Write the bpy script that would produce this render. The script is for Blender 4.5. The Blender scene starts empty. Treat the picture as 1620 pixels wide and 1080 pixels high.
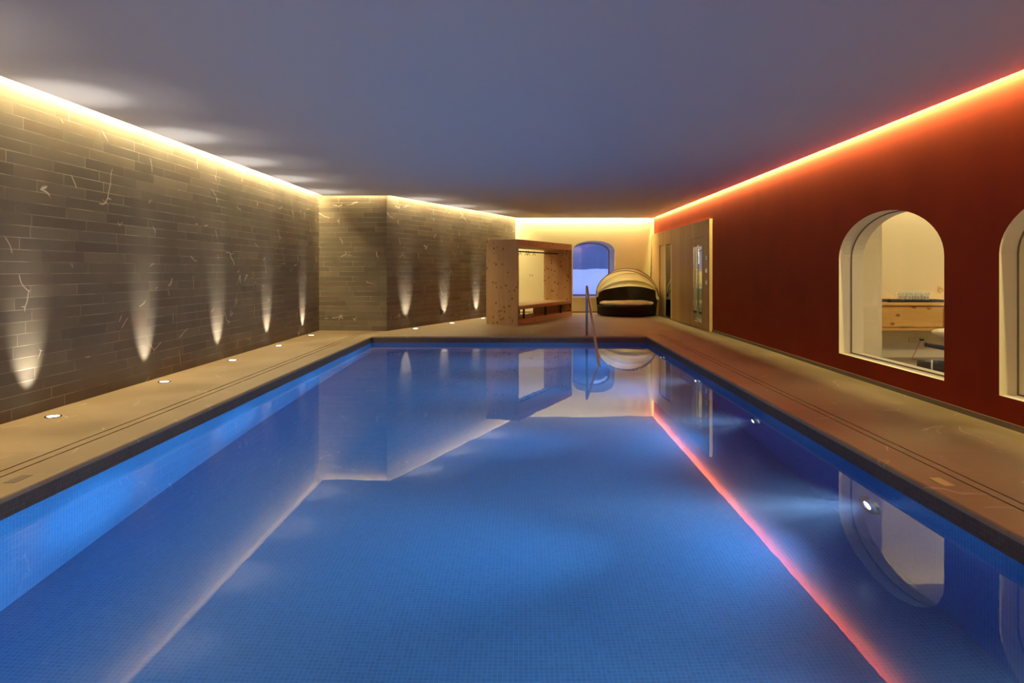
import bpy, bmesh, math, random
from mathutils import Vector, Matrix
random.seed(7)
S = bpy.context.scene
C = S.collection
PI = math.pi

# ------------------------------------------------------------------ camera, view
cam_d = bpy.data.cameras.new('camera')
cam = bpy.data.objects.new('camera', cam_d); C.objects.link(cam)
cam.location = (0, 0, 1.2); cam.rotation_euler = (PI/2, 0, 0)
cam_d.sensor_width = 36; cam_d.lens = 24
cam_d.shift_x = -18/1620; cam_d.shift_y = -113/1620
cam_d.clip_start = 0.05; cam_d.clip_end = 300
S.camera = cam
S.view_settings.view_transform = 'Standard'
S.view_settings.look = 'None'
S.view_settings.gamma = 1
S.view_settings.exposure = 0.0
S.view_settings.use_curve_mapping = False
S.cycles.max_bounces = 12
S.cycles.diffuse_bounces = 5
S.cycles.glossy_bounces = 4
S.cycles.transmission_bounces = 8
S.cycles.volume_bounces = 0
S.cycles.sample_clamp_indirect = 6
S.cycles.use_denoising = True

# ------------------------------------------------------------------ world: dusk sky
w = bpy.data.worlds.new('world'); S.world = w; w.use_nodes = True
wn = w.node_tree.nodes; wl = w.node_tree.links
bg = wn['Background']
bg.inputs[0].default_value = (0.33, 0.44, 1.0, 1); bg.inputs[1].default_value = 1.3

# ------------------------------------------------------------------ key dimensions (metres)
XL, XR = -4.06, 3.68          # side walls
YB, YF = 19.26, -2.5          # back wall, wall behind the camera
CZ = 2.640                    # ceiling panel
WZ = 2.92                     # top of the cove
A = (XL, 13.56); B = (-2.69, 13.44); CC = (-0.22, YB)
PX0, PX1, PY0, PY1 = -2.75, 2.235, 0.6, 12.39     # pool
WATER = -0.116; PD = -1.36

# ------------------------------------------------------------------ lights
def lin(k):  # colour temperature-like shortcuts
    return {'warm': (1.0, 0.80, 0.42), 'warm2': (1.0, 0.86, 0.32), 'cool': (1.0, 0.93, 0.82), 'pool': (0.58, 0.82, 1.0)}[k]

def area(name, p0, p1, width, z, power_per_m, col, aim):
    """a strip lamp from p0 to p1 (xy) at height z, its face turned to aim (vector)"""
    d = bpy.data.lights.new(name, 'AREA'); d.shape = 'RECTANGLE'
    v = Vector((p1[0]-p0[0], p1[1]-p0[1], 0)); L = v.length
    d.size = L; d.size_y = width; d.energy = power_per_m*L; d.color = col
    o = bpy.data.objects.new(name, d); C.objects.link(o)
    zax = -Vector(aim).normalized(); xax = v.normalized(); yax = zax.cross(xax).normalized()
    m = Matrix((xax, yax, zax)).transposed().to_4x4()
    o.matrix_world = Matrix.Translation(((p0[0]+p1[0])/2, (p0[1]+p1[1])/2, z)) @ m
    return o

COVE = 43.0
area('cove_strip_lamp', (XL+.05, YF+.1), (XL+.05, A[1]-.08), .02, 2.78, COVE, lin('warm'), (-1, 0, -1.1))
area('cove_strip_lamp', (A[0]+.1, A[1]-.05), (B[0]+.04, B[1]-.05), .02, 2.78, COVE*.75, lin('warm'), (0, 1, -.7))
n2 = Vector((CC[0]-B[0], CC[1]-B[1], 0)).normalized(); nn = Vector((n2.y, -n2.x, 0))
area('cove_strip_lamp', (B[0]+nn.x*.05+n2.x*.05, B[1]+nn.y*.05+n2.y*.05), (CC[0]+nn.x*.05-n2.x*.1, CC[1]+nn.y*.05-n2.y*.1), .02, 2.78, COVE, lin('warm'), (-nn.x, -nn.y, -1.1))
area('cove_strip_lamp', (CC[0]+.15, YB-.07), (XR-.1, YB-.07), .02, 2.78, COVE*.8, lin('warm'), (0, 1, -1.8))
area('cove_strip_lamp', (XR-.2, YF+.1), (XL+.2, YF+.1), .02, 2.78, COVE*2.0, lin('warm'), (0, -1, -1))  # added, unseen strip behind the camera; brightens near deck and ceiling
area('cove_strip_lamp', (XR-.04, YB-.1), (XR-.04, YF+.1), .02, 2.72, COVE*1.9, lin('warm2'), (1, 0, -.2))

def spot(name, loc, d, deg, power, col, blend=.5, r=.03):
    l = bpy.data.lights.new(name, 'SPOT'); l.spot_size = math.radians(deg); l.spot_blend = blend
    l.energy = power; l.color = col; l.shadow_soft_size = r
    o = bpy.data.objects.new(name, l); C.objects.link(o); o.location = loc
    o.rotation_euler = Vector(d).to_track_quat('-Z', 'Y').to_euler()
    return o

# ------------------------------------------------------------------ helpers
class MB:
    def __init__(s): s.v = []; s.f = []; s.m = []; s.uv = {}
    def add(s, vs, fs, mi=0):
        b = len(s.v); s.v += [tuple(v) for v in vs]
        for f in fs: s.f.append([b+i for i in f]); s.m.append(mi)
        return s
    def box(s, x0, x1, y0, y1, z0, z1, mi=0):
        v = [(x, y, z) for x in (x0, x1) for y in (y0, y1) for z in (z0, z1)]
        return s.add(v, [(0,1,3,2),(4,6,7,5),(0,4,5,1),(2,3,7,6),(0,2,6,4),(1,5,7,3)], mi)
    def tube(s, pts, r, n=10, mi=0, cap=True):
        pts = [Vector(p) for p in pts]; rs = r if isinstance(r, (list, tuple)) else [r]*len(pts)
        t0 = (pts[1]-pts[0]).normalized(); up = Vector((0,0,1)) if abs(t0.z) < .9 else Vector((1,0,0))
        a = t0.cross(up).normalized(); b = t0.cross(a).normalized(); vs = []
        for i, p in enumerate(pts):
            if i == 0: t = t0
            elif i == len(pts)-1: t = (pts[i]-pts[i-1]).normalized()
            else: t = ((pts[i]-pts[i-1]).normalized()+(pts[i+1]-pts[i]).normalized()).normalized()
            a = (a - t*a.dot(t)).normalized(); b = t.cross(a).normalized()
            for k in range(n):
                an = 2*PI*k/n; vs.append(p + (a*math.cos(an)+b*math.sin(an))*rs[i])
        fs = [(i*n+k, i*n+(k+1)%n, (i+1)*n+(k+1)%n, (i+1)*n+k) for i in range(len(pts)-1) for k in range(n)]
        if cap: fs += [tuple(range(n-1, -1, -1)), tuple((len(pts)-1)*n+k for k in range(n))]
        return s.add(vs, fs, mi)
    def lathe(s, prof, c=(0,0,0), n=48, mi=0, a0=0, a1=2*PI, sx=1, sy=1):
        full = abs(a1-a0-2*PI) < 1e-6; m = n if full else n+1
        vs = [(c[0]+sx*r*math.cos(a0+(a1-a0)*k/n), c[1]+sy*r*math.sin(a0+(a1-a0)*k/n), c[2]+z) for r, z in prof for k in range(m)]
        fs = []
        for i in range(len(prof)-1):
            for k in range(n):
                k2 = (k+1) % m; fs.append((i*m+k, i*m+k2, (i+1)*m+k2, (i+1)*m+k))
        return s.add(vs, fs, mi)
    def grid(s, fn, nu, nv, mi=0):
        vs = [fn(i/nu, j/nv) for i in range(nu+1) for j in range(nv+1)]
        fs = [(i*(nv+1)+j, (i+1)*(nv+1)+j, (i+1)*(nv+1)+j+1, i*(nv+1)+j+1) for i in range(nu) for j in range(nv)]
        return s.add(vs, fs, mi)
    def build(s, name, mats, parent=None, smooth=False, bevel=0, solid=0, fix=True):
        me = bpy.data.meshes.new(name); me.from_pydata(s.v, [], s.f)
        for m in (mats if isinstance(mats, (list, tuple)) else [mats]): me.materials.append(m)
        for p, mi in zip(me.polygons, s.m): p.material_index = mi; p.use_smooth = smooth
        if fix:
            bm = bmesh.new(); bm.from_mesh(me); bmesh.ops.remove_doubles(bm, verts=bm.verts, dist=1e-5)
            bmesh.ops.recalc_face_normals(bm, faces=bm.faces)
            bm.to_mesh(me); bm.free()
        o = bpy.data.objects.new(name, me); C.objects.link(o)
        if parent: o.parent = parent
        if solid:
            q = o.modifiers.new('solid', 'SOLIDIFY'); q.thickness = solid; q.offset = 0
        if bevel:
            q = o.modifiers.new('bevel', 'BEVEL'); q.width = bevel; q.segments = 2; q.limit_method = 'ANGLE'
        return o

def thing(name, label, cat, loc=(0,0,0), rz=0, group=None):
    o = bpy.data.objects.new(name, None); C.objects.link(o); o.location = loc; o.rotation_euler = (0,0,rz)
    o['label'] = label; o['category'] = cat
    if group: o['group'] = group
    return o
def tag(o, label, cat, group=None, kind=None):
    o['label'] = label; o['category'] = cat
    if group: o['group'] = group
    if kind: o['kind'] = kind
    return o
def struct(o): o['kind'] = 'structure'; return o
def copy_tree(o, parent=None):
    c = o.copy(); C.objects.link(c)
    if parent: c.parent = parent
    for ch in list(o.children): copy_tree(ch, c)
    return c

def filled(loops, to3d, name, mats, mi_fn=None):
    """flat region bounded by loops[0] with holes loops[1:], returned as bmesh"""
    bm = bmesh.new(); edges = []
    for lp in loops:
        vs = [bm.verts.new(to3d(p)) for p in lp]
        for i in range(len(vs)): edges.append(bm.edges.new((vs[i], vs[(i+1) % len(vs)])))
    bmesh.ops.triangle_fill(bm, use_beauty=True, use_dissolve=False, edges=edges)
    return bm
def bm_obj(bm, name, mats, parent=None):
    me = bpy.data.meshes.new(name); bm.to_mesh(me); bm.free()
    for m in (mats if isinstance(mats, (list, tuple)) else [mats]): me.materials.append(m)
    o = bpy.data.objects.new(name, me); C.objects.link(o)
    if parent: o.parent = parent
    return o

# ------------------------------------------------------------------ materials
class NT:
    def __init__(s, name):
        s.m = bpy.data.materials.new(name); s.m.use_nodes = True
        s.t = s.m.node_tree; s.p = s.t.nodes['Principled BSDF']; s.out = s.t.nodes['Material Output']
    def n(s, typ, **kw):
        nd = s.t.nodes.new(typ)
        for k, v in kw.items(): setattr(nd, k, v)
        return nd
    def val(s, x, sock):
        if isinstance(x, (int, float)): sock.default_value = x
        elif isinstance(x, tuple): sock.default_value = x if len(x) != 3 or sock.type == 'VECTOR' else x+(1,)
        else: s.t.links.new(x, sock)
    def math(s, op, a, b=None, c=None):
        nd = s.n('ShaderNodeMath', operation=op); s.val(a, nd.inputs[0])
        if b is not None: s.val(b, nd.inputs[1])
        if c is not None: s.val(c, nd.inputs[2])
        return nd.outputs[0]
    def noise(s, vec, scale, detail=3, rough=.5, dist=0):
        nd = s.n('ShaderNodeTexNoise'); s.val(vec, nd.inputs['Vector']); nd.inputs['Scale'].default_value = scale
        nd.inputs['Detail'].default_value = detail; nd.inputs['Roughness'].default_value = rough; nd.inputs['Distortion'].default_value = dist
        return nd.outputs[0]
    def ramp(s, fac, stops):
        nd = s.n('ShaderNodeValToRGB'); s.val(fac, nd.inputs[0]); cr = nd.color_ramp
        while len(cr.elements) < len(stops): cr.elements.new(.5)
        for e, (p, c) in zip(cr.elements, stops): e.position = p; e.color = (c if isinstance(c, tuple) else (c, c, c))+(1,)
        return nd.outputs[0]
    def mix(s, fac, a, b, bt='MIX'):
        nd = s.n('ShaderNodeMix', data_type='RGBA', blend_type=bt); s.val(fac, nd.inputs[0]); s.val(a, nd.inputs[6]); s.val(b, nd.inputs[7])
        return nd.outputs[2]
    def mapping(s, vec, scale=(1,1,1), loc=(0,0,0), rot=(0,0,0)):
        nd = s.n('ShaderNodeMapping'); s.val(vec, nd.inputs[0]); nd.inputs[1].default_value = loc; nd.inputs[2].default_value = rot; nd.inputs[3].default_value = scale
        return nd.outputs[0]
    def obj(s): return s.n('ShaderNodeTexCoord').outputs['Object']
    def uv(s): return s.n('ShaderNodeTexCoord').outputs['UV']
    def sep(s, v):
        nd = s.n('ShaderNodeSeparateXYZ'); s.val(v, nd.inputs[0]); return nd.outputs
    def comb(s, x, y, z):
        nd = s.n('ShaderNodeCombineXYZ'); s.val(x, nd.inputs[0]); s.val(y, nd.inputs[1]); s.val(z, nd.inputs[2]); return nd.outputs[0]
    def wn(s, v, dim='3D'):
        nd = s.n('ShaderNodeTexWhiteNoise', noise_dimensions=dim)
        s.val(v, nd.inputs['W' if dim == '1D' else 'Vector']); return nd.outputs[0]
    def bump(s, h, strength, dist=.01):
        nd = s.n('ShaderNodeBump'); nd.inputs['Strength'].default_value = strength; nd.inputs['Distance'].default_value = dist
        s.val(h, nd.inputs['Height']); s.t.links.new(nd.outputs[0], s.p.inputs['Normal'])
    def set(s, **kw):
        for k, v in kw.items(): s.val(v, s.p.inputs[k.replace('_', ' ')])
        return s

def plain(name, col, rough=.5, metal=0, noise=0, nscale=8, **kw):
    t = NT(name); t.set(Roughness=rough, Metallic=metal)
    if noise:
        f = t.noise(t.obj(), nscale, 4)
        t.set(Base_Color=t.mix(f, tuple(c*(1-noise) for c in col), tuple(min(1, c*(1+noise)) for c in col)))
    else: t.set(Base_Color=col)
    for k, v in kw.items(): t.p.inputs[k.replace('_', ' ')].default_value = v
    return t.m
def emit(name, col, st):
    t = NT(name); t.set(Base_Color=(0,0,0)); t.p.inputs['Emission Color'].default_value = col+(1,); t.p.inputs['Emission Strength'].default_value = st
    return t.m

def veins(t, vec, scale, density):
    """short pale scratch-like veins of the quartzite"""
    warp = t.noise(vec, scale*1.2, 2)
    wv = t.n('ShaderNodeVectorMath', operation='MULTIPLY_ADD')
    nd = t.n('ShaderNodeTexNoise'); t.val(vec, nd.inputs[0]); nd.inputs['Scale'].default_value = scale*1.3; nd.inputs['Detail'].default_value = 2
    t.val(nd.outputs[1], wv.inputs[0]); wv.inputs[1].default_value = (.22, .22, .22); t.val(vec, wv.inputs[2])
    vo = t.n('ShaderNodeTexVoronoi', feature='DISTANCE_TO_EDGE'); t.val(wv.outputs[0], vo.inputs['Vector']); vo.inputs['Scale'].default_value = scale
    line = t.math('SUBTRACT', 1, t.math('SMOOTH_MIN', t.math('MULTIPLY', vo.outputs['Distance'], 90), 1, .1))
    m = t.noise(t.mapping(vec, loc=(13.1, 4.7, 2.2)), scale*2.6, 1)
    m = t.ramp(m, [(density, 0), (density+.05, 1)])
    return t.math('MULTIPLY', line, m)

def stone_wall():
    t = NT('quartzite_strip_cladding'); uv = t.uv(); x, y, z = t.sep(uv)
    row = t.math('FLOOR', t.math('DIVIDE', y, .0975))
    off = t.wn(row, '1D')
    u = t.math('ADD', t.math('DIVIDE', x, .62), t.math('MULTIPLY', off, 17.0))
    u = t.math('ADD', u, t.math('MULTIPLY', row, 3.7))
    vo = t.n('ShaderNodeTexVoronoi', voronoi_dimensions='1D', feature='F1'); t.val(u, vo.inputs['W']); vo.inputs['Randomness'].default_value = .55; vo.inputs['Scale'].default_value = 1
    ve = t.n('ShaderNodeTexVoronoi', voronoi_dimensions='1D', feature='DISTANCE_TO_EDGE'); t.val(u, ve.inputs['W']); ve.inputs['Randomness'].default_value = .55; ve.inputs['Scale'].default_value = 1
    tid = t.wn(t.comb(vo.outputs['W'], row, 0))
    tone = t.ramp(tid, [(0, (.070,.054,.036)), (.2, (.100,.080,.050)), (.45, (.135,.109,.068)), (.62, (.088,.069,.045)), (.8, (.165,.134,.083)), (1, (.125,.080,.048))])
    grain = t.noise(t.mapping(uv, scale=(14, 90, 1)), 1, 4)
    cloud = t.noise(uv, 1.3, 3)
    rib = t.math('MULTIPLY_ADD', t.math('SINE', t.math('MULTIPLY', x, 420)), .5, .5)
    rib = t.math('MULTIPLY', rib, t.ramp(tid, [(.3, 0), (.36, .5), (.6, .15), (.9, .6)]))
    c = t.mix(t.math('MULTIPLY', grain, .5), tone, (.22,.18,.13))
    c = t.mix(t.math('MULTIPLY', rib, .45), c, (.045,.034,.024))
    c = t.mix(1, c, t.ramp(cloud, [(.3, .8), (.7, 1.15)]), 'MULTIPLY')
    fy = t.math('FRACT', t.math('DIVIDE', y, .0975))
    gy = t.math('LESS_THAN', t.math('PINGPONG', fy, .5), .03)
    gx = t.math('LESS_THAN', ve.outputs['Distance'], .005)
    g = t.math('MAXIMUM', gy, gx)
    gm = t.ramp(t.noise(uv, 2.2, 2), [(.4, .08), (.64, .75)])
    c = t.mix(t.math('MULTIPLY', g, gm), c, (.40,.34,.235))
    v = veins(t, uv, 1.7, .58)
    c = t.mix(t.math('MULTIPLY', v, .9), c, (.62,.54,.42))
    t.set(Base_Color=c, Roughness=t.ramp(grain, [(.3, .55), (.7, .75)]), Specular_IOR_Level=.35)
    t.bump(t.math('SUBTRACT', t.math('MULTIPLY_ADD', tid, .6, t.math('MULTIPLY', grain, .3)), t.math('MULTIPLY', g, .8)), .35, .006)
    return t.m

def stone_floor():
    t = NT('quartzite_deck'); v = t.obj()
    cloud = t.noise(v, 1.1, 4); grain = t.noise(t.mapping(v, scale=(9, 40, 1)), 1, 4)
    c = t.ramp(cloud, [(.3, (.245,.172,.088)), (.5, (.285,.202,.106)), (.72, (.325,.235,.13))])
    c = t.mix(t.math('MULTIPLY', grain, .35), c, (.14,.09,.055))
    br = t.n('ShaderNodeTexBrick'); t.val(v, br.inputs[0]); br.inputs['Scale'].default_value = 1; br.inputs['Brick Width'].default_value = .9; br.inputs['Row Height'].default_value = .45
    br.inputs['Mortar Size'].default_value = .003; br.inputs['Color1'].default_value = (1,1,1,1); br.inputs['Color2'].default_value = (.88,.87,.86,1); br.inputs['Mortar'].default_value = (.78,.76,.74,1)
    c = t.mix(1, c, br.outputs[0], 'MULTIPLY')
    ve = veins(t, v, 1.7, .58)
    c = t.mix(t.math('MULTIPLY', ve, .75), c, (.5,.42,.32))
    t.set(Base_Color=c, Roughness=t.ramp(cloud, [(.3, .45), (.7, .6)]))
    t.bump(grain, .15, .004)
    return t.m

def mosaic(name, c0, c1, grout, size=.025, rough=.25, gw=.07):
    t = NT(name); uv = t.uv(); x, y, z = t.sep(uv)
    a = t.math('DIVIDE', x, size); b = t.math('DIVIDE', y, size)
    tid = t.wn(t.comb(t.math('FLOOR', a), t.math('FLOOR', b), 0))
    g = t.math('MAXIMUM', t.math('LESS_THAN', t.math('PINGPONG', a, .5), gw), t.math('LESS_THAN', t.math('PINGPONG', b, .5), gw))
    c = t.mix(tid, c0, c1); c = t.mix(g, c, grout)
    t.set(Base_Color=c, Roughness=rough)
    return t.m

def pine(name, base=(.60,.40,.21), knots=.27, axis='z', plank=.16, dense=5.4):
    t = NT(name); v = t.obj()
    sc = {'z': (1, 1, .06), 'x': (.06, 1, 1), 'y': (1, .06, 1)}[axis]
    g = t.noise(t.mapping(v, scale=sc), 26, 4, .6, .6)
    big = t.noise(t.mapping(v, scale=tuple(q*.5 for q in sc)), 9, 2)
    dk = tuple(c*.80 for c in base)
    c = t.mix(g, dk, base)
    c = t.mix(1, c, t.ramp(big, [(.3, (.88,.84,.80)), (.7, (1.06,1.02,1.0))]), 'MULTIPLY')
    if plank:
        x, y, z = t.sep(v)
        s = t.math('ADD', x, y) if axis == 'z' else z
        pid = t.wn(t.math('FLOOR', t.math('DIVIDE', s, plank)), '1D')
        c = t.mix(1, c, t.ramp(pid, [(0, .90), (1, 1.05)]), 'MULTIPLY')
    if knots:
        ks = {'z': (1, 1, .75), 'x': (.75, 1, 1), 'y': (1, .75, 1)}[axis]
        vo = t.n('ShaderNodeTexVoronoi', feature='F1'); t.val(t.mapping(v, scale=ks), vo.inputs['Vector']); vo.inputs['Scale'].default_value = dense*2.2
        k = t.ramp(vo.outputs['Distance'], [(knots*.55, 1), (knots*.9, .55), (knots*1.1, 0)])
        sel = t.math('GREATER_THAN', t.wn(vo.outputs['Position']), .30)
        c = t.mix(t.math('MULTIPLY', k, t.math('MULTIPLY', sel, .85)), c, (.16,.055,.02))
    t.set(Base_Color=c, Roughness=.5)
    t.bump(g, .08, .003)
    return t.m

def red_plaster():
    t = NT('red_lime_plaster'); v = t.obj()
    f = t.noise(v, 1.6, 5); f2 = t.noise(t.mapping(v, scale=(1, .3, 1)), 9, 5, .6)
    c = t.ramp(f, [(.3, (.23,.018,.0030)), (.7, (.28,.025,.0040))])
    c = t.mix(t.math('MULTIPLY', f2, .25), c, (.18,.016,.003))
    t.set(Base_Color=c, Roughness=.7, Specular_IOR_Level=.12); t.bump(f2, .12, .006)
    return t.m

def glass(name, col=(1,1,1), rough=0, ior=1.45):
    t = NT(name); g = t.n('ShaderNodeBsdfGlass'); g.inputs['Color'].default_value = col+(1,); g.inputs['Roughness'].default_value = rough; g.inputs['IOR'].default_value = ior
    t.t.links.new(g.outputs[0], t.out.inputs[0]); return t.m
def thin_glass(name, tint=(1,1,1), ior=1.5):
    """single-sheet pane: clear transmission plus a mirror reflection growing towards grazing angles"""
    t = NT(name); fr = t.n('ShaderNodeFresnel'); bf = t.n('ShaderNodeNewGeometry').outputs['Backfacing']
    t.val(t.math('MULTIPLY_ADD', bf, 1/ior-ior, ior), fr.inputs[0])     # same reflection from either side of the sheet
    a = t.n('ShaderNodeBsdfTransparent'); a.inputs[0].default_value = tint+(1,)
    b = t.n('ShaderNodeBsdfGlossy'); b.inputs['Roughness'].default_value = 0; b.inputs['Color'].default_value = (1,1,1,1)
    mx = t.n('ShaderNodeMixShader'); t.t.links.new(fr.outputs[0], mx.inputs[0]); t.t.links.new(a.outputs[0], mx.inputs[1]); t.t.links.new(b.outputs[0], mx.inputs[2])
    t.t.links.new(mx.outputs[0], t.out.inputs[0]); return t.m

def water():
    t = NT('pool_water'); g = t.n('ShaderNodeBsdfGlass'); g.inputs['Color'].default_value = (1,1,1,1); g.inputs['Roughness'].default_value = 0; g.inputs['IOR'].default_value = 1.333
    v = t.obj()
    h = t.math('MULTIPLY_ADD', t.noise(v, 1.4, 2, .5, .4), 1.0, t.math('MULTIPLY', t.noise(t.mapping(v, scale=(1, 2.2, 1)), 6, 1), .10))
    bp = t.n('ShaderNodeBump'); bp.inputs['Strength'].default_value = 1; bp.inputs['Distance'].default_value = .0005; t.val(h, bp.inputs['Height'])
    t.t.links.new(bp.outputs[0], g.inputs['Normal'])
    t.t.links.new(g.outputs[0], t.out.inputs['Surface'])
    sc = t.n('ShaderNodeVolumeScatter'); sc.inputs['Color'].default_value = (.45,.62,1,1); sc.inputs['Density'].default_value = .055; sc.inputs['Anisotropy'].default_value = .3
    ab = t.n('ShaderNodeVolumeAbsorption'); ab.inputs['Color'].default_value = (.35,.72,.95,1); ab.inputs['Density'].default_value = .16
    ad = t.n('ShaderNodeAddShader'); t.t.links.new(sc.outputs[0], ad.inputs[0]); t.t.links.new(ab.outputs[0], ad.inputs[1])
    t.t.links.new(ad.outputs[0], t.out.inputs['Volume'])
    return t.m

M = dict(
    stone=stone_wall(), deck=stone_floor(), red=red_plaster(),
    ceil=plain('white_ceiling_paint', (.72,.70,.70), .8, noise=.01),
    cream=plain('cream_plaster', (.78,.70,.52), .75, noise=.02, nscale=3),
    reveal=plain('reveal_plaster', (.74,.66,.52), .7),
    backcream=plain('back_wall_plaster', (.72,.665,.39), .75, noise=.02, nscale=2),
    mos_blue=mosaic('blue_glass_mosaic', (.030,.165,.44), (.042,.205,.52), (.09,.27,.58)),
    mos_rim=mosaic('brown_rim_mosaic', (.052,.036,.030), (.085,.058,.042), (.035,.026,.024), rough=.7),
    rimstone=mosaic('rim_strip_stone', (.17,.115,.075), (.19,.13,.08), (.12,.08,.05), .3, .5, .01),
    dark=plain('dark_gap', (.02,.015,.012), .8),
    skirt=plain('taupe_skirting', (.19,.14,.09), .6),
    chrome=plain('brushed_steel', (.62,.60,.58), .22, 1),
    steel=plain('polished_steel', (.75,.75,.75), .08, 1),
    black=plain('black_metal', (.012,.012,.012), .35),
    lens=emit('lit_lens', (1,.94,.82), 14),
    plens=emit('pool_lamp_lens', (.80,.90,1), 12),
    pine=pine('knotty_pine'), pine_x=pine('knotty_pine_rail', axis='y', plank=0, knots=.2),
    pine_in=pine('knotty_pine_panel', base=(.62,.40,.18)),
    oak=pine('spruce_veneer', base=(.66,.46,.19), knots=.10, plank=.36, dense=2.5),
    oak_edge=plain('light_wood_edge', (.72,.50,.24), .5, noise=.08),
    cabwood=pine('cabinet_pine', base=(.70,.42,.13), knots=.24, axis='x', plank=.2, dense=4.2),
    glass=thin_glass('clear_glass', (.97,.99,.98)), dglass=thin_glass('smoked_glass', (.10,.08,.07), 1.3),
    frost=plain('frosted_strip', (.62,.62,.48), .35),
    win=thin_glass('window_glass', (.96,.97,1.0)),
    snow=plain('snow', (.80,.84,.90), .8, noise=.04, nscale=.6),
    hill=plain('wooded_slope', (.16,.20,.30), .9, noise=.35, nscale=.35),
    brass=plain('brass_plate', (.62,.46,.20), .35, .6),
    white=plain('white_plastic', (.8,.78,.72), .4),
)
def wicker():
    t = NT('black_wicker'); v = t.obj(); x, y, z = t.sep(v)
    an = t.math('ARCTAN2', y, x)
    a = t.math('SINE', t.math('MULTIPLY', an, 120)); b = t.math('SINE', t.math('MULTIPLY', z, 420))
    h = t.math('MULTIPLY', a, b)
    t.set(Base_Color=t.mix(t.math('MULTIPLY_ADD', h, .5, .5), (.006,.005,.004), (.018,.013,.010)), Roughness=.7, Specular_IOR_Level=.2); t.bump(h, .6, .006)
    return t.m
def fabric(name, col, trans=0.0, sc=3):
    t = NT(name); v = t.obj(); f = t.noise(v, sc, 3, .5, .4)
    c = t.mix(f, tuple(q*.9 for q in col), col)
    t.set(Base_Color=c, Roughness=.9); t.bump(f, .4, .03)
    if trans:
        tr = t.n('ShaderNodeBsdfTranslucent'); t.val(c, tr.inputs[0]); mx = t.n('ShaderNodeMixShader'); mx.inputs[0].default_value = trans
        t.t.links.new(t.p.outputs[0], mx.inputs[1]); t.t.links.new(tr.outputs[0], mx.inputs[2]); t.t.links.new(mx.outputs[0], t.out.inputs[0])
    return t.m
M['wicker'] = wicker(); M['cushion'] = fabric('cream_cushion', (.92,.82,.56)); M['canopy'] = fabric('canopy_cloth', (.95,.90,.66), .65, 6)
M['leather'] = plain('black_leather', (.012,.011,.014), .45); M['navy'] = plain('dark_navy_vinyl', (.02,.022,.035), .35)
M['towel'] = fabric('white_towel', (.82,.76,.60), 0, 9)
M['red_cord'] = plain('red_cord', (.45,.13,.05), .5)

def set_uv(o, fn):
    me = o.data; ul = me.uv_layers.new(name='uv')
    for p in me.polygons:
        for li in p.loop_indices:
            co = me.vertices[me.loops[li].vertex_index].co
            ul.data[li].uv = fn(co, p.normal)
def uv_box(co, n):
    if abs(n.z) > .7: return (co.x, co.y)
    if abs(n.x) > .7: return (co.y, co.z)
    return (co.x, co.z)

# ------------------------------------------------------------------ the room
def wall_slab(name, p0, p1, z0, z1, mat, thick=.2, side=1):
    v = Vector((p1[0]-p0[0], p1[1]-p0[1], 0)); L = v.length; u = v/L; n = Vector((u.y, -u.x, 0))*side*-1
    q = [Vector((p0[0], p0[1], 0)), Vector((p1[0], p1[1], 0)), Vector((p1[0], p1[1], 0))+n*thick, Vector((p0[0], p0[1], 0))+n*thick]
    mb = MB(); vs = [(a.x, a.y, z0) for a in q]+[(a.x, a.y, z1) for a in q]
    mb.add(vs, [(0,1,5,4),(1,2,6,5),(2,3,7,6),(3,0,4,7),(4,5,6,7),(3,2,1,0)])
    o = mb.build(name, mat); set_uv(o, lambda co, nn_: ((co-Vector((p0[0], p0[1], 0))).dot(u), co.z))
    return struct(o)
wall_slab('wall_left', (XL, YF), A, 0, WZ, M['stone'])
wall_slab('wall_left_return', A, B, 0, WZ, M['stone'])
wall_slab('wall_left_angled', B, (CC[0]+n2.x*.0, CC[1]), 0, WZ, M['stone'])
wall_slab('wall_front', (XR+.3, YF), (XL-.2, YF), 0, WZ, M['cream'])

# arch outline (x along wall, z)
def arch(c, hw, z0, spring, rise, n=28, e=1.0):
    pts = [(c-hw, z0), (c+hw, z0), (c+hw, spring)]
    for k in range(1, n):
        a = PI*k/n; cs, sn = math.cos(a), math.sin(a)
        pts.append((c+hw*math.copysign(abs(cs)**e, cs), spring+rise*abs(sn)**e))
    pts.append((c-hw, spring)); return pts
def rect(x0, x1, z0, z1): return [(x0, z0), (x1, z0), (x1, z1), (x0, z1)]

def holed_wall(name, outer, holes, to_front, to_back, mats, reveal_mat=1):
    """a wall with thickness: front face, back face, and reveals round each hole"""
    bm = filled([outer]+holes, to_front, name, mats)
    bm2 = filled([outer]+holes, to_back, name, mats)
    me2 = bpy.data.meshes.new('tmp'); bm2.to_mesh(me2); bm2.free()
    nf = len(bm.faces); bm.from_mesh(me2); bm.faces.ensure_lookup_table()
    for i in range(nf, len(bm.faces)): bm.faces[i].material_index = reveal_mat
    for lp in holes+[outer]:
        m = len(lp)
        for i in range(m):
            a, b = lp[i], lp[(i+1) % m]
            f = bm.faces.new([bm.verts.new(to_front(a)), bm.verts.new(to_front(b)), bm.verts.new(to_back(b)), bm.verts.new(to_back(a))])
            f.material_index = reveal_mat
    bmesh.ops.remove_doubles(bm, verts=bm.verts, dist=1e-5); bmesh.ops.recalc_face_normals(bm, faces=bm.faces)
    q = Vector(to_front(outer[0])); nv = (Vector(to_back(outer[0]))-q).normalized()
    for f in bm.faces: f.material_index = 0 if all((v.co-q).dot(nv) < 1e-4 for v in f.verts) else reveal_mat
    return struct(bm_obj(bm, name, mats))

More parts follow.
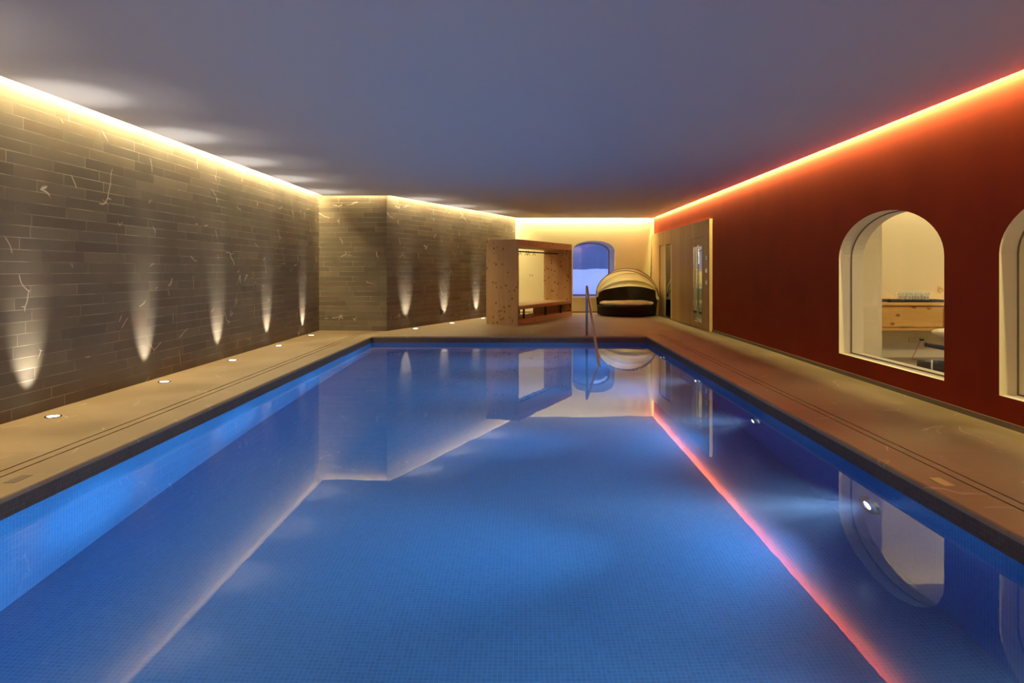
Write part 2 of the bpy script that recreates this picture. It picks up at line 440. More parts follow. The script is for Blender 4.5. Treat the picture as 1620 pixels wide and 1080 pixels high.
XO = XR+.285      # outer face of the thick red wall
AR1 = arch(6.965, .995, .232, 1.325, .48); AR2 = arch(4.285, .995, .232, 1.325, .48)
D1 = rect(16.64, 18.20, 0.0, 1.85); D2 = rect(13.68, 14.70, 0.02, 1.87)
holed_wall('wall_right', rect(YF, 13.3, 0, WZ), [AR1, AR2], lambda p: (XR, p[0], p[1]), lambda p: (XO, p[0], p[1]), [M['red'], M['reveal']])
# red wall above and behind the sauna front
MB().box(XR, XO, 13.3, YB+.2, 2.16, WZ).build('wall_right_upper', M['red'])['kind'] = 'structure'
# sauna front: timber panelling standing 6 cm proud
XS = 3.62
def sf(p): return (XS, p[0], p[1])
def sb(p): return (XS+.07, p[0], p[1])
SLOT = rect(13.83, 14.52, .13, 1.69)
D1o = [(16.64, 0), (18.20, 0), (18.20, 1.85), (16.64, 1.85)]
outer = [(13.29, 0), (16.64, 0), (16.64, 1.85), (18.20, 1.85), (18.20, 0), (YB-.02, 0), (YB-.02, 2.2), (13.29, 2.2)]
holed_wall('wall_sauna', outer, [D2], sf, sb, [M['oak'], M['oak_edge']])
# door 2: timber leaf with a tall glazed slot
d2 = struct(holed_wall('door_2', rect(13.69, 14.69, .03, 1.86), [SLOT], lambda p: (XS+.004, p[0], p[1]), lambda p: (XS+.05, p[0], p[1]), [M['oak'], M['oak_edge']]))
o = MB().box(XS+.02, XS+.032, 13.81, 14.54, .11, 1.71).build('pane', M['glass'], d2)
h = MB().tube([(XS-.055, 13.93, .10), (XS-.055, 13.93, 1.72)], .017, 12).tube([(XS-.055, 13.93, .22), (XS+.01, 13.93, .22)], .009, 8).tube([(XS-.055, 13.93, 1.6), (XS+.01, 13.93, 1.6)], .009, 8).build('handle', M['steel'], d2, smooth=True)
h['label'] = 'tall polished steel pull bar'
MB().box(XS+.012, XS+.05, 13.83, 14.52, .30, .34).build('crossbar', M['black'], d2)
MB().box(XS-.003, XS+.006, 13.83, 13.85, .13, 1.69).box(XS-.003, XS+.006, 14.50, 14.52, .13, 1.69).build('slot_frame', M['steel'], d2)
# door 1: smoked glass leaf between pale frosted side strips, set in the opening
d1 = MB().box(XS+.035, XS+.045, 16.93, 17.50, .02, 1.83).build('door_1', M['dglass']); struct(d1)
MB().box(XS+.03, XS+.05, 16.66, 16.93, 0.0, 1.85).build('frosted_strip', M['frost'], d1)
MB().box(XS+.03, XS+.05, 17.50, 17.78, 0.0, 1.85).build('frosted_strip', M['frost'], d1)
MB().box(XS+.03, XS+.06, 17.78, 18.20, 0.0, 1.85).build('side_panel', M['oak'], d1)
MB().box(XS+.02, XS+.07, 16.91, 16.95, 0.9, 0.98).build('hinge', M['steel'], d1)
# cabin behind the doors
cab = MB()
cab.box(XO+1.9, XO+1.96, 13.2, YB+.2, 0, 2.3).box(XR+.02, XO+1.96, 13.20, 13.26, 0, 2.3).box(XR+.02, XO+1.96, 15.6, 15.66, 0, 2.3).box(XR+.02, XO+1.96, YB+.14, YB+.2, 0, 2.3).box(XR+.07, XO+1.96, 13.2, YB+.2, 2.2, 2.26).box(XR+.02, XO+1.96, 13.2, YB+.2, -.06, 0)
struct(cab.build('wall_cabin', plain('dark_cabin_boards', (.10,.055,.03), .6)))

MB().box(XR+.07, XO+1.9, 15.54, 15.6, 0, 2.2).build('wall_steam_cabin', plain('pale_green_tiles', (.62,.62,.36), .4))['kind'] = 'structure'  # added panel, pale so that the door slot shows yellow-green
area('added_cabin_light', (4.2, 14.4), (5.2, 14.4), .3, 2.15, 22, (1,.9,.55), (0, 0, -1))  # added light, no known fixture; makes the slot in door 2 glow
# back wall with the arched window, deep niche
WN = arch(1.985, .592, .433, 1.72, .30, e=.9)
holed_wall('wall_back', rect(CC[0]-.3, XR+.3, 0, WZ), [WN], lambda p: (p[0], YB, p[1]), lambda p: (p[0], YB+1.25, p[1]), [M['backcream'], plain('niche_plaster', (.66,.60,.58), .7)])
def inset(lp, d):
    cx = sum(p[0] for p in lp)/len(lp); z0 = min(p[1] for p in lp); z1 = max(p[1] for p in lp); x0 = min(p[0] for p in lp); x1 = max(p[0] for p in lp)
    sx = (x1-x0-2*d)/(x1-x0); sz = (z1-z0-2*d)/(z1-z0); cz = (z0+z1)/2
    return [(cx+(p[0]-cx)*sx, cz+(p[1]-cz)*sz) for p in lp]
wf = holed_wall('window_1', WN, [inset(WN, .04)], lambda p: (p[0], YB+1.15, p[1]), lambda p: (p[0], YB+1.22, p[1]), [plain('grey_window_frame', (.42,.39,.42), .5)]*2)
bm = filled([inset(WN, .035)], lambda p: (p[0], YB+1.18, p[1]), 'pane', None)
gp = bm_obj(bm, 'pane', M['win'], wf)
s_ = MB().box(1.985-.592, 1.985+.592, YB-.015, YB+.02, .405, .433).build('sill', M['backcream'], wf)

# glass panes in the arches of the red wall
for i, (a_, c_) in enumerate(((AR1, 6.965), (AR2, 4.285))):
    fr = holed_wall('window_%d' % (i+2), a_, [inset(a_, .010)], lambda p: (XR+.138, p[0], p[1]), lambda p: (XR+.148, p[0], p[1]), [plain('thin_grey_seal', (.17,.13,.07), .5)]*2)
    bm = filled([inset(a_, .006)], lambda p: (XR+.143, p[0], p[1]), 'pane', None)
    bm_obj(bm, 'pane', M['glass'], fr)

# ceiling: dropped panel with a light cove round it, closed above
def off_poly(g_l, g_r, g_b, g_a, g_n):
    k = (CC[0]-B[0])/(CC[1]-B[1])
    bx = B[0]+nn.x*g_n; by = B[1]+nn.y*g_n
    def lx(y): return bx+(y-by)*k
    y1 = A[1]-.33; y2 = YB-g_b
    return [(XL+g_l, YF+.15), (XR-g_r, YF+.15), (XR-g_r, y2), (lx(y2), y2), (lx(y1), y1), (XL+g_l, y1)]
cp = off_poly(.176, .082, .29, .3, .19)
mb = MB(); n_ = len(cp)
mb.add([(x, y, CZ) for x, y in cp]+[(x, y, CZ+.045) for x, y in cp], [tuple(range(n_)), tuple(range(2*n_-1, n_-1, -1))]+[(i, (i+1) % n_, n_+(i+1) % n_, n_+i) for i in range(n_)])
mb.box(XL-.2, XR+.3, YF-.2, YB+.3, WZ, WZ+.1)
struct(mb.build('ceiling', M['ceil']))

# floor: deck slabs, two drain slots round a cover strip, coping, all round the pool
room = [(XL-.2, YF-.2), (XR+.3, YF-.2), (XR+.3, YB+1.3), (-.5, YB+1.3), (B[0]-.2, B[1]+.1), (A[0]-.2, A[1]+.1)]
def ring(o4, i4, z, name, mat, thick):
    bm = filled([o4, i4], lambda p: (p[0], p[1], z), name, None)
    r = bmesh.ops.extrude_face_region(bm, geom=list(bm.faces)); vs = [e for e in r['geom'] if isinstance(e, bmesh.types.BMVert)]
    bmesh.ops.translate(bm, verts=vs, vec=(0, 0, -thick)); bmesh.ops.recalc_face_normals(bm, faces=bm.faces)
    return struct(bm_obj(bm, name, mat))
G = .014
s_out = rect(-3.124, 2.571, .25, 12.80); s_in = rect(-3.024, 2.485, .34, 12.705)
ring(room, s_out, 0, 'floor', M['deck'], .2)
ring(rect(-3.124+G, 2.571-G, .25+G, 12.80-G), rect(-3.024-G, 2.485+G, .34-G, 12.705+G), 0, 'trim_1', M['deck'], .05)
# coping with a rounded nose down to the mosaic band
prof = [(0, 0)]+[(-.0, 0)]
cop = MB()
def cop_ring(d, z):   # rectangle grown outward from the pool edge by d
    return [(PX0-d, PY0-d, z), (PX1+d, PY0-d, z), (PX1+d, PY1+d, z), (PX0-d, PY1+d, z)]
outer_c = [(-3.024, .34, 0), (2.485, .34, 0), (2.485, 12.705, 0), (-3.024, 12.705, 0)]
rings = [[(x, y, -.16) for x, y, z in outer_c], outer_c]
R = .018
for k in range(6):
    a = PI/2*k/5; rings.append(cop_ring(R-R*math.sin(a), -R+R*math.cos(a)))
rings.append(cop_ring(0, -.03))
for i in range(len(rings)-1):
    for j in range(4):
        a, b = rings[i][j], rings[i][(j+1) % 4]; c, d = rings[i+1][(j+1) % 4], rings[i+1][j]
        cop.add([a, b, c, d], [(0, 1, 2, 3)])
struct(cop.build('trim_2', M['deck']))
pb = MB()
def box_walls(mb, x0, x1, y0, y1, z0, z1, mi):
    mb.add([(x0,y0,z0),(x1,y0,z0),(x1,y1,z0),(x0,y1,z0),(x0,y0,z1),(x1,y0,z1),(x1,y1,z1),(x0,y1,z1)], [(0,1,5,4),(1,2,6,5),(2,3,7,6),(3,0,4,7)], mi)
e = .003
box_walls(pb, PX0-e, PX1+e, PY0-e, PY1+e, -.128, -.028, 1)
box_walls(pb, PX0-e, PX1+e, PY0-e, PY1+e, PD, -.128, 0)
pb.add([(PX0-e,PY0-e,PD),(PX1+e,PY0-e,PD),(PX1+e,PY1+e,PD),(PX0-e,PY1+e,PD)], [(0,1,2,3)], 0)
o = pb.build('floor_pool_basin', [M['mos_blue'], M['mos_rim']], fix=False); set_uv(o, uv_box); struct(o)
# ground below the slots and behind the basin
MB().box(-3.3, PX0-.05, 0, 13, -.30, -.1).box(PX1+.05, 2.8, 0, 13, -.30, -.1).box(-3.3, 2.8, PY1+.05, 13, -.30, -.1).box(-3.3, 2.8, 0, PY0-.05, -.30, -.1).build('floor_drain_channel', M['dark'])['kind'] = 'structure'
# water body (reaches 1 cm into the tiled shell so that the whole basin is wet)
wt = MB().box(PX0-.015, PX1+.015, PY0-.015, PY1+.015, PD-.02, WATER).build('pool_water', water())
tag(wt, 'still blue pool water mirroring the lit walls', 'water', kind='stuff')

# skirting strips
MB().box(XR-.012, XR, YF, 13.28, 0, .045).build('baseboard_right', M['skirt'])['kind'] = 'structure'
MB().box(CC[0], XS, YB-.012, YB, 0, .03).build('baseboard_back', plain('brown_skirting', (.16,.09,.035), .6))['kind'] = 'structure'

# ------------------------------------------------------------------ treatment room behind the arches
MB().box(XO, 9.0, 9.39, 9.55, 0, 3.0).build('wall_spa_back', M['cream'])['kind'] = 'structure'
MB().box(8.8, 9.0, 1.0, 9.39, 0, 3.0).build('wall_spa_right', M['cream'])['kind'] = 'structure'
MB().box(XO, 9.0, 1.0, 1.2, 0, 3.0).build('wall_spa_front', M['cream'])['kind'] = 'structure'
MB().box(XO, 4.36, 8.30, 9.39, 0, 3.0).build('wall_spa_pier', M['reveal'])['kind'] = 'structure'
MB().box(XO-.01, 9.0, 1.0, 9.05, 2.73, 2.8).box(XO-.01, 9.0, 1.0, 9.5, 2.98, 3.05).build('ceiling_spa', M['ceil'])['kind'] = 'structure'
MB().box(XO+.0, 9.0, 1.0, 9.5, -.2, 0.0).build('floor_spa', plain('grey_spa_floor', (.30,.25,.20), .35))['kind'] = 'structure'
area('cove_strip_lamp', (4.4, 9.16), (8.7, 9.16), .04, 2.86, 16, lin('warm'), (0, .6, -1))
area('spa_ceiling_lamp', (5.2, 5.6), (7.8, 5.6), .6, 2.70, 44, (1, .82, .46), (0, 0, -1))

# wall-hung cabinet
cabn = thing('wall_cabinet', 'wall hung knotty pine cabinet seen through the arched opening', 'cabinet', (4.30, 8.93, 0))
MB().box(0, 2.4, .02, .455, .405, .725).build('body', M['cabwood'], cabn, bevel=.003)
dr = MB().box(.03, 1.19, 0, .022, .455, .70).build('door', M['cabwood'], cabn, bevel=.002)
MB().tube([(.62, -.02, .47), (.80, -.02, .47)], .005, 8).build('handle', M['steel'], dr)
MB().box(1.20, 2.37, 0, .022, .455, .70).build('door', M['cabwood'], cabn, bevel=.002)
MB().box(-.0, 2.4, -.02, .455, .735, .775).build('top', M['cabwood'], cabn, bevel=.003)
tray = thing('serving_tray', 'long flat dark tray lying on the pine cabinet', 'tray', (5.00, 9.08, .776))
mb = MB().box(-.20, .52, -.12, .10, 0, .012)
for q in ((-.20,-.19,-.12,.10),(.51,.52,-.12,.10),(-.20,.52,-.12,-.11),(-.20,.52,.09,.10)): mb.box(q[0], q[1], q[2], q[3], 0, .035)
mb.build('tray_body', plain('dark_grey_tray', (.03,.03,.04), .3), tray)
mb = MB()
for i in range(5):
    r_ = .012; mb.tube([(-.16+.09*i, -.085, .026), (-.08+.09*i, -.075, .026)], r_, 8)
mb.build('rolled_napkins', plain('dark_brown_cloth', (.05,.03,.02), .8), tray)
rack = thing('glass_rack', 'small white wire rack of glasses on the dark tray', 'rack', (5.19, 9.08, .79))
mb = MB()
for sx in (-.20, .20):
    pass
for y in (-.08, .08):
    for z in (.005, .07, .13): mb.tube([(-.20, y, z), (.20, y, z)], .003, 6)
    for k in range(11): mb.tube([(-.20+.04*k, y, 0), (-.20+.04*k, y, .13)], .0025, 6)
for x in (-.2, .2):
    for z in (.005, .07, .13): mb.tube([(x, -.08, z), (x, .08, z)], .003, 6)
mb.build('wire_frame', M['white'], rack)
g0 = None
gp_ = [(.020,0),(.024,.05),(.028,.105),(.026,.105),(.022,.05),(.018,.004),(0,.004)]
for k in range(12):
    x = -.165+.066*(k % 6); y = -.035+.07*(k//6)
    if g0 is None:
        g0 = MB().lathe(gp_, n=16).build('drinking_glass', plain('clear_tumbler', (.8,.8,.76), .1, 0, Alpha=.35), smooth=True); g = g0
        g.location = (5.19+x, 9.08+y, .796)
    else:
        g = g0.copy(); C.objects.link(g); g.location = (5.19+x, 9.08+y, .796)
    tag(g, 'clear tumbler standing in the white wire rack on the cabinet', 'glass', 'tumblers in the wire rack')
jar = MB().lathe([(0,0),(.035,0),(.04,.02),(.03,.035),(.012,.045),(.012,.055),(0,.056)], (4.735, 9.05, .776), 20).build('stone_bowl', M['leather'], smooth=True)
tag(jar, 'small dark lidded bowl beside the tray on the pine cabinet', 'bowl')
hk = thing('towel_hook', 'small brass ring hook on the cream wall above the cabinet', 'hook', (5.72, 9.39, .96))
MB().lathe([(0,0),(.02,0),(.02,.012),(0,.012)], n=16).build('rosette', M['brass'], hk).rotation_euler = (PI/2, 0, 0)
MB().tube([(.035*math.cos(a*PI/8), -.03, -.035+.035*math.sin(a*PI/8)) for a in range(17)], .006, 8, cap=False).tube([(0, -.01, 0), (0, -.03, 0)], .006, 8).build('ring', M['brass'], hk, smooth=True)
ou = thing('wall_outlet', 'cream wall outlet plate below the pine cabinet', 'outlet', (5.42, 9.39, .245))
MB().box(-.12, .06, -.008, 0, -.04, .04).build('plate', plain('cream_outlet', (.70,.62,.44), .5), ou, bevel=.002)
MB().lathe([(0,0),(.018,0),(.018,.02),(0,.02)], (0,0,0), 16).build('socket', M['white'], ou).rotation_euler = (PI/2, 0, 0)
cd = thing('power_cord', 'thin red cord plugged in the outlet under the cabinet', 'cord', (5.45, 9.37, 0))
MB().tube([(0, -.02, .245), (-.03, -.05, .225), (-.10, -.08, .12), (-.17, -.12, .03), (-.20, -.16, .006), (-.15, -.4, .006)], .005, 8).build('cable', M['red_cord'], cd, smooth=True)
MB().box(-.018, .03, -.035, .0, .233, .257).build('plug', M['black'], cd, bevel=.003)

# black recliner with towel and rolled mat
rec = thing('recliner', 'black padded recliner with raised back end by the arch', 'recliner', (5.35, 7.95, 0), math.radians(0))
def pad(u, v):
    # profile along x: back end raised towards the left
    P = [(-.50, .30), (-.40, .285), (-.15, .235), (.25, .20), (.6, .20), (1.2, .20)]
    t = u*(len(P)-1); i = min(int(t), len(P)-2); f = t-i
    x = P[i][0]*(1-f)+P[i+1][0]*f; z = P[i][1]*(1-f)+P[i+1][1]*f
    return (x, -.30+.60*v, z)
MB().grid(pad, 20, 8).build('pad', M['leather'], rec, smooth=True, solid=.05, fix=False)
mb = MB()
for i in range(14):
    u = .04+i*.03; p = pad(u, 0); mb.tube([(p[0], -.31, p[2]), (p[0], .31, p[2])], .022, 8)
mb.build('rolled_edge', M['leather'], rec, smooth=True)
mb = MB().tube([(-.30, -.28, .02), (1.2, -.28, .02)], .02, 8).tube([(-.30, .28, .02), (1.2, .28, .02)], .02, 8)
for x in (-.15, .9):
    for y in (-.28, .28): mb.tube([(x, y, .02), (x+.1, y, .22)], .015, 8)
mb.build('frame', M['steel'], rec)
def pillow(name, label, loc, sx, sy, sz, mat, tilt):
    def f(u, v):
        a = -PI/2+PI*u; b = 2*PI*v
        c = lambda q, e: math.copysign(abs(math.cos(q))**e, math.cos(q)); s = lambda q, e: math.copysign(abs(math.sin(q))**e, math.sin(q))
        return (sx*c(a, .7)*c(b, .6), sy*c(a, .7)*s(b, .6), sz*s(a, 1.0))
    o = MB().grid(f, 14, 28).build(name, mat, smooth=True); o.location = loc; o.rotation_euler = (0, tilt, 0)
    return tag(o, label, 'cushion')
pillow('head_cushion', 'white head cushion topmost on the black recliner', (5.24, 7.95, .432), .42, .27, .07, M['towel'], math.radians(5))
pillow('neck_cushion', 'cream neck cushion between recliner and white head cushion', (5.38, 7.95, .315), .32, .25, .045, M['cushion'], math.radians(10))
rm = thing('rolled_mat', 'dark navy rolled mat with white strap lying on the floor', 'mat', (4.72, 7.7, .075))
MB().tube([(-.12, .28, 0), (-.115, .277, 0), (0, .20, 0), (1.1, -.50, 0)], [.06, .082, .085, .085], 20).build('roll', M['navy'], rm, smooth=True)
MB().tube([(.0, .20, 0), (.014, .191, 0)], .088, 20).build('strap', M['white'], rm)

# ------------------------------------------------------------------ outside: snow field and slope
def snow(u, v):
    x = -14+40*u; y = YB+1.6+60*v; z = .15+.5*math.sin(x*.35+1.0)*math.exp(-((y-26)/5)**2)+.018*(y-20)+.12*math.sin(x*1.1+y*.6)
    return (x, y, z)
MB().grid(snow, 60, 60).build('ground_snow', M['snow'], smooth=True)['kind'] = 'structure'
def hill(u, v):
    x = -40+110*u; y = 80+40*v; z = -1+(16+7*math.sin(x*.07+2))*min(1, v*1.4)+1.2*math.sin(x*.4)*v
    return (x, y, z)
MB().grid(hill, 60, 10).build('hill_slope', M['hill'], smooth=True)['kind'] = 'structure'
for i, (x, y, r_) in enumerate(((1.5, 23.0, .6), (3.3, 25.5, .9))):
    o = MB().lathe([(r_*math.cos(a*PI/16), .62*r_*math.sin(a*PI/16)) for a in range(9)], n=28).build('snow_mound', M['snow'], smooth=True)
    o.location = (x, y, .12); tag(o, ('lower', 'higher')[i]+' snow mound outside the arched back window', 'snow mound')

# ------------------------------------------------------------------ timber changing frame
cx = thing('changing_frame', 'open knotty pine frame with bench and clothes rail by the stone wall', 'wardrobe', (-.12, 14.90, 0), math.atan2(3.0, 1.39)-PI/2)
# local: +y runs along the long side, -x the depth
Lg, Dp, Ht, Th = 3.31, .78, 1.872, .045
MB().box(-Dp, 0, 0, Th, 0, Ht).build('end_panel', M['pine'], cx, bevel=.002)
MB().box(-Dp, 0, Lg-Th, Lg, 0, Ht).build('end_panel', M['pine_in'], cx, bevel=.002)
MB().box(-Dp, 0, Th, Lg-Th, Ht-.15, Ht).build('top', M['pine_x'], cx, bevel=.002)
MB().box(-Dp, 0, Th, Lg-Th, 0, .115).build('base', M['pine_x'], cx, bevel=.002)
MB().box(-Dp, 0, Th, Lg-Th, .33, .408).build('bench_seat', M['pine_x'], cx, bevel=.003)
for y in (.38, 1.62, 2.6):
    for x in (-.06, -Dp+.02): MB().box(x, x+.04, y, y+.03, .115, .33).build('bench_support', M['black'], cx)
MB().box(-.42, -.36, 1.75, Lg-Th, .115, .33).build('divider', M['pine_x'], cx)
MB().tube([(-Dp/2, Th, 1.63), (-Dp/2, Lg-Th, 1.63)], .016, 10).build('rail', M['black'], cx, smooth=True)
rz = cx.rotation_euler.z; mw = Matrix.Translation(cx.location) @ Matrix.Rotation(rz, 4, 'Z')
hb = MB()
hb.tube([(.018*math.cos(a), 0, .018*math.sin(a)) for a in [PI*1.15-PI*1.3*k/8 for k in range(9)]]+[(0.0, 0, -.04)], .005, 6)
hang0 = thing('clothes_hook', '', 'hook', (0,0,0), rz, 'dark hooks on the clothes rail')
hb.build('hook', M['black'], hang0)
MB().tube([(-.035, 0, -.085), (-.03, 0, -.055), (0, 0, -.04), (.03, 0, -.055), (.035, 0, -.085)], .006, 8).build('prongs', M['black'], hang0, smooth=True)
hp = [.42, .55, .95, 1.3, 1.42, 1.75]
hl = ['dark hook nearest the pool end of the timber frame rail', 'dark hook just behind the nearest one on the rail', 'dark hook standing alone third along the timber frame rail', 'dark hook fourth along the timber frame rail', 'dark hook fifth along the timber frame rail', 'dark hook deepest inside the timber frame rail']
for i, y in enumerate(hp):
    hh = hang0 if i == 0 else copy_tree(hang0)
    hh.location = mw @ Vector((-Dp/2, y, 1.633)); hh['label'] = hl[i]

# ------------------------------------------------------------------ daybed
DB = (2.74, 18.12)
db = thing('daybed', 'round black wicker daybed with folding cream canopy by the back wall', 'daybed', (DB[0], DB[1], 0), math.radians(-19))
MB().lathe([(0, .02), (.70, .02), (.735, .05), (.775, .26), (.76, .275), (0, .275)], n=72).build('base', M['wicker'], db, smooth=False)
def shell(u, v, off):
    a = math.radians(-8)+math.radians(196)*u      # back half, seen from the pool side
    k = max(0, math.sin(a)); top = .47+.33*k**.75
    z = .02+(top-.02)*v; r = .765+.055*(z/.6)+off
    return (r*math.cos(a), r*math.sin(a), z)
mb = MB(); mb.grid(lambda u, v: shell(u, v, 0), 48, 8); mb.grid(lambda u, v: shell(u, v, -.06), 48, 8)
mb.grid(lambda u, v: tuple(Vector(shell(u, 1, 0)).lerp(Vector(shell(u, 1, -.06)), v)), 48, 1)
for u in (0, 1): mb.grid(lambda s, v, u=u: tuple(Vector(shell(u, v, 0)).lerp(Vector(shell(u, v, -.06)), s)), 1, 8)
mb.build('backrest', M['wicker'], db)
def cush(u, v):
    b = 2*PI*u; q = PI*v
    r = .715*(math.sin(q)**.35 if q > 0 and q < PI else 0); z = .325+.055*math.copysign(abs(math.cos(q))**.6, math.cos(q))
    z += .006*math.sin(b*9)*math.sin(q)+(.010*math.sin(6*r*math.cos(b))*math.sin(5*r*math.sin(b)) if v < .5 else 0)
    return (r*math.cos(b), r*math.sin(b), z)
MB().grid(cush, 72, 16).build('mattress', M['cushion'], db, smooth=True)
RH = .82; PZ = .50
def hoop(th, t, rr=RH, hh=.74):
    x = rr*math.cos(PI*t); s = hh*math.sin(PI*t)
    return Vector((x, .03+s*math.sin(th), PZ+s*math.cos(th)))
TH = [math.radians(a) for a in (-24, 4, 34, 56, 70)]
def can(u, v):
    k = u*(len(TH)-1); i = min(int(k), len(TH)-2); f = k-i
    th = TH[i]*(1-f)+TH[i+1]*f; p = hoop(th, v)
    sag = .045*math.sin(PI*f)*math.sin(PI*v)
    c = Vector((0, .03, PZ)); d = (p-c)
    return tuple(c+d*(1-sag/max(.1, d.length))+Vector((0, 0, .006*math.sin(v*60+u*9)*math.sin(PI*f))))
MB().grid(can, 36, 64).build('canopy', M['canopy'], db, smooth=True, solid=.003, fix=False)
for th in TH:
    MB().tube([hoop(th, k/32, RH+.006, .746) for k in range(33)], .009, 8).build('hoop', plain('bronze_hoop', (.20,.14,.08), .4, .5), db, smooth=True)
# gathered cloth where the hoops meet
for s in (-1, 1):
    def gth(u, v, s=s):
        a = 2*PI*u; r = (.035+.075*(1-v)**1.2)*(1+.18*math.sin(5*a)); 
        return (s*RH+s*.0+.35*r*math.cos(a)-s*.05*v, .03+r*math.sin(a)*1.3, PZ+.13-.20*(1-v)+.0)
    MB().grid(gth, 24, 8).build('gathered_cloth', M['canopy'], db, smooth=True)
for s in (-1, 1): MB().lathe([(0,0),(.03,0),(.03,.02),(0,.02)], (0,0,0), 16).build('pivot', M['black'], db).location = (s*.80, .03, .47)

# ------------------------------------------------------------------ handrail into the water
hr = thing('pool_handrail', 'steel handrail rising from the far pool edge and sloping into the water', 'handrail', (1.155, 12.45, 0))
def bez(p0, p1, p2, n=8): return [tuple(Vector(p0).lerp(Vector(p1), t).lerp(Vector(p1).lerp(Vector(p2), t), t)) for t in [k/n for k in range(n+1)]]
MB().tube([(0, 0, 0), (0, 0, .83)]+bez((0, 0, .83), (0, 0, .94), (-.006, -.14, .875))[1:]+[(-.09, -2.80, -.12), (-.10, -3.05, -.215)], .0215, 14).build('tube', M['chrome'], hr, smooth=True)
MB().lathe([(.0215, .012), (.045, .010), (.05, 0), (.0215, 0)], n=24).build('floor_flange', M['chrome'], hr, smooth=True)

# ------------------------------------------------------------------ uplights set in the deck
up_name = ['first', 'second', 'third', 'fourth', 'fifth']
ups = [((-3.85, 5.59), (-1, 0)), ((-3.85, 7.32), (-1, 0)), ((-3.86, 9.06), (-1, 0)), ((-3.87, 10.80), (-1, 0)), ((-3.90, 12.55), (-1, 0)),
       ((-2.21, 13.97), (-nn.x, -nn.y)), ((-1.62, 15.45), (-nn.x, -nn.y)), ((-1.00, 16.93), (-nn.x, -nn.y))]
ulab = ['round deck uplight nearest the camera beside the left stone wall', 'round deck uplight second from the camera beside the left stone wall',
        'round deck uplight third from the camera beside the left stone wall', 'round deck uplight fourth from the camera beside the left stone wall',
        'round deck uplight by the corner where the left stone wall ends', 'round deck uplight at the start of the angled stone wall',
        'round deck uplight below the small wall bracket', 'round deck uplight just before the timber changing frame']
ul0 = None
for i, ((x, y), d) in enumerate(ups+[((-3.85, 3.85), (-1, 0)), ((-3.85, 2.1), (-1, 0))]):
    if i < 8:
        if ul0 is None:
            ul0 = thing('deck_uplight', '', 'light', (x, y, 0), 0, 'round uplights along the stone walls')
            MB().lathe([(.046, .004), (.062, .004), (.064, 0), (.064, -.002)], n=32).build('ring', M['steel'], ul0, smooth=False)
            MB().lathe([(0, .003), (.047, .003)], n=32).build('lens', M['lens'], ul0)
            u_ = ul0
        else: u_ = copy_tree(ul0)
        u_.location = (x, y, 0.0005); u_['label'] = ulab[i]
    spot('uplight_wall_beam', (x, y, .012), (d[0]*.42, d[1]*.42, 1), 46, 95, lin('cool'), 1, .02)
    spot('uplight_ceiling_beam', (x, y, .012), (d[0]*-.04, d[1]*-.04, 1), 25, 150, lin('cool'), 1, .02)
    spot('uplight_spill', (x, y, .012), (d[0]*-.06, d[1]*-.06, 1), 48, 45, lin('cool'), 1, .02)

# ------------------------------------------------------------------ pool lamps (right basin wall)
plab = ['underwater pool lamp nearest the camera under the arch reflection', 'second underwater lamp from the camera on the right pool wall',
        'third underwater lamp from the camera on the right pool wall', 'underwater pool lamp farthest from the camera beside the handrail']
pl0 = None; PLZ = -.74
for i, y in enumerate((4.39, 6.58, 8.77, 10.96)):
    if pl0 is None:
        pl0 = thing('pool_lamp', '', 'lamp', (PX1, y, PLZ), 0, 'underwater lamps on the right pool wall'); u_ = pl0
        def L(prof, nm, m, par):
            o = MB().lathe(prof, n=32).build(nm, m, par, smooth=False); o.rotation_euler = (0, -PI/2, 0); return o
        L([(.050, .012), (.055, .03), (.112, .02), (.118, .001)], 'bezel', M['chrome'], pl0)
        L([(0, .022), (.035, .021), (.052, .016)], 'lens', M['plens'], pl0)
    else: u_ = copy_tree(pl0)
    u_.location = (PX1, y, PLZ); u_['label'] = plab[i]
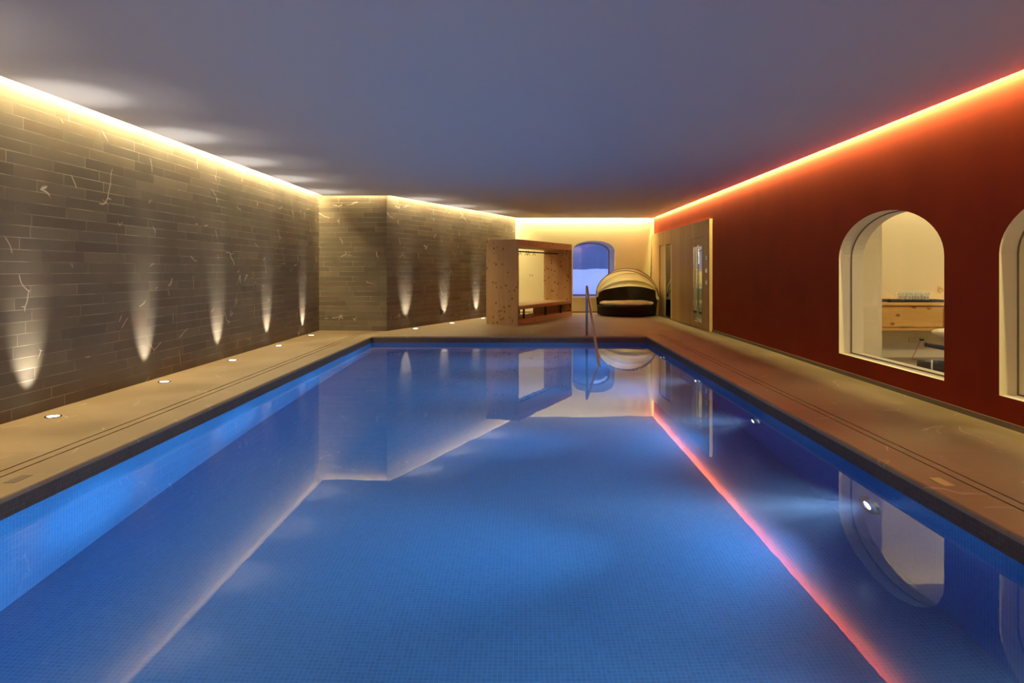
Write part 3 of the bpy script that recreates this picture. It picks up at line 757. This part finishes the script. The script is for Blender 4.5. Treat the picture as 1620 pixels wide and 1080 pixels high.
for y in (2.2, 4.39, 6.58, 8.77, 10.96):
    spot('pool_lamp_beam', (PX1-.05, y, PLZ), (-1, 0, 0), 46, 760, lin('pool'), 1, .03)
    spot('pool_lamp_core', (PX1-.05, y, PLZ), (-1, 0, 0), 15, 1100, lin('pool'), 1, .02)
    spot('pool_lamp_flood', (PX1-.05, y, PLZ), (-1, 0, 0), 130, 150, lin('pool'), 1, .06)

# ------------------------------------------------------------------ small fittings
for i, z in enumerate((1.44, 1.19, .955)):
    o = thing('control_panel', ['topmost', 'middle', 'lowest'][i]+' small white control plate beside the slotted sauna door', 'control', (XS, 13.50, z), 0, 'control plates beside the sauna door')
    MB().box(-.012, 0, -.045, .045, -.042, .042).build('plate', M['white'], o, bevel=.003)
    MB().box(-.018, -.010, -.02, .02, -.02, .02).build('button', M['steel'], o, bevel=.002)
o = thing('wall_bracket', 'small dark bracket low on the angled stone wall above an uplight', 'bracket', (B[0]+n2.x*2.12, B[1]+n2.y*2.12, .255), math.atan2(n2.y, n2.x))
MB().box(-.03, .03, -.012, 0, -.07, .07).build('back_plate', M['black'], o, bevel=.003)
MB().tube([(0, -.01, .04), (0, -.06, .03), (0, -.07, -.03)], .014, 8).build('arm', M['steel'], o, smooth=True)
o = thing('wall_switch', 'small cream twin switch on the pale back wall behind the timber frame', 'switch', (.222, YB, 1.05))
MB().box(-.06, .06, -.01, 0, -.045, .045).build('plate', plain('cream_switch', (.70,.62,.42), .5), o, bevel=.002)
for x in (-.03, .03): MB().box(x-.012, x+.012, -.016, -.009, -.03, .03).build('rocker', plain('grey_rocker', (.40,.33,.2), .5), o, bevel=.002)
for lab, x, y, m in (('pale rectangular drain plate set in the right pool edge', 2.37, 3.865, M['brass']), ('dull rectangular plate set in the left pool edge', -2.90, 3.92, M['rimstone'])):
    o = MB().box(-.032, .032, -.075, .075, 0, .002).build('drain_plate', m, bevel=.001); o.location = (x, y, .0003); tag(o, lab, 'drain cover')
for lab, x, y in (('small bright metal stud in the right pool edge, nearer the camera', 2.425, 6.82), ('small bright metal stud in the right pool edge, nearer the sauna', 2.385, 9.53)):
    o = MB().lathe([(.014, 0), (.013, .003), (0, .004)], n=16).build('metal_stud', M['steel'], smooth=True); o.location = (x, y, 0); tag(o, lab, 'stud')
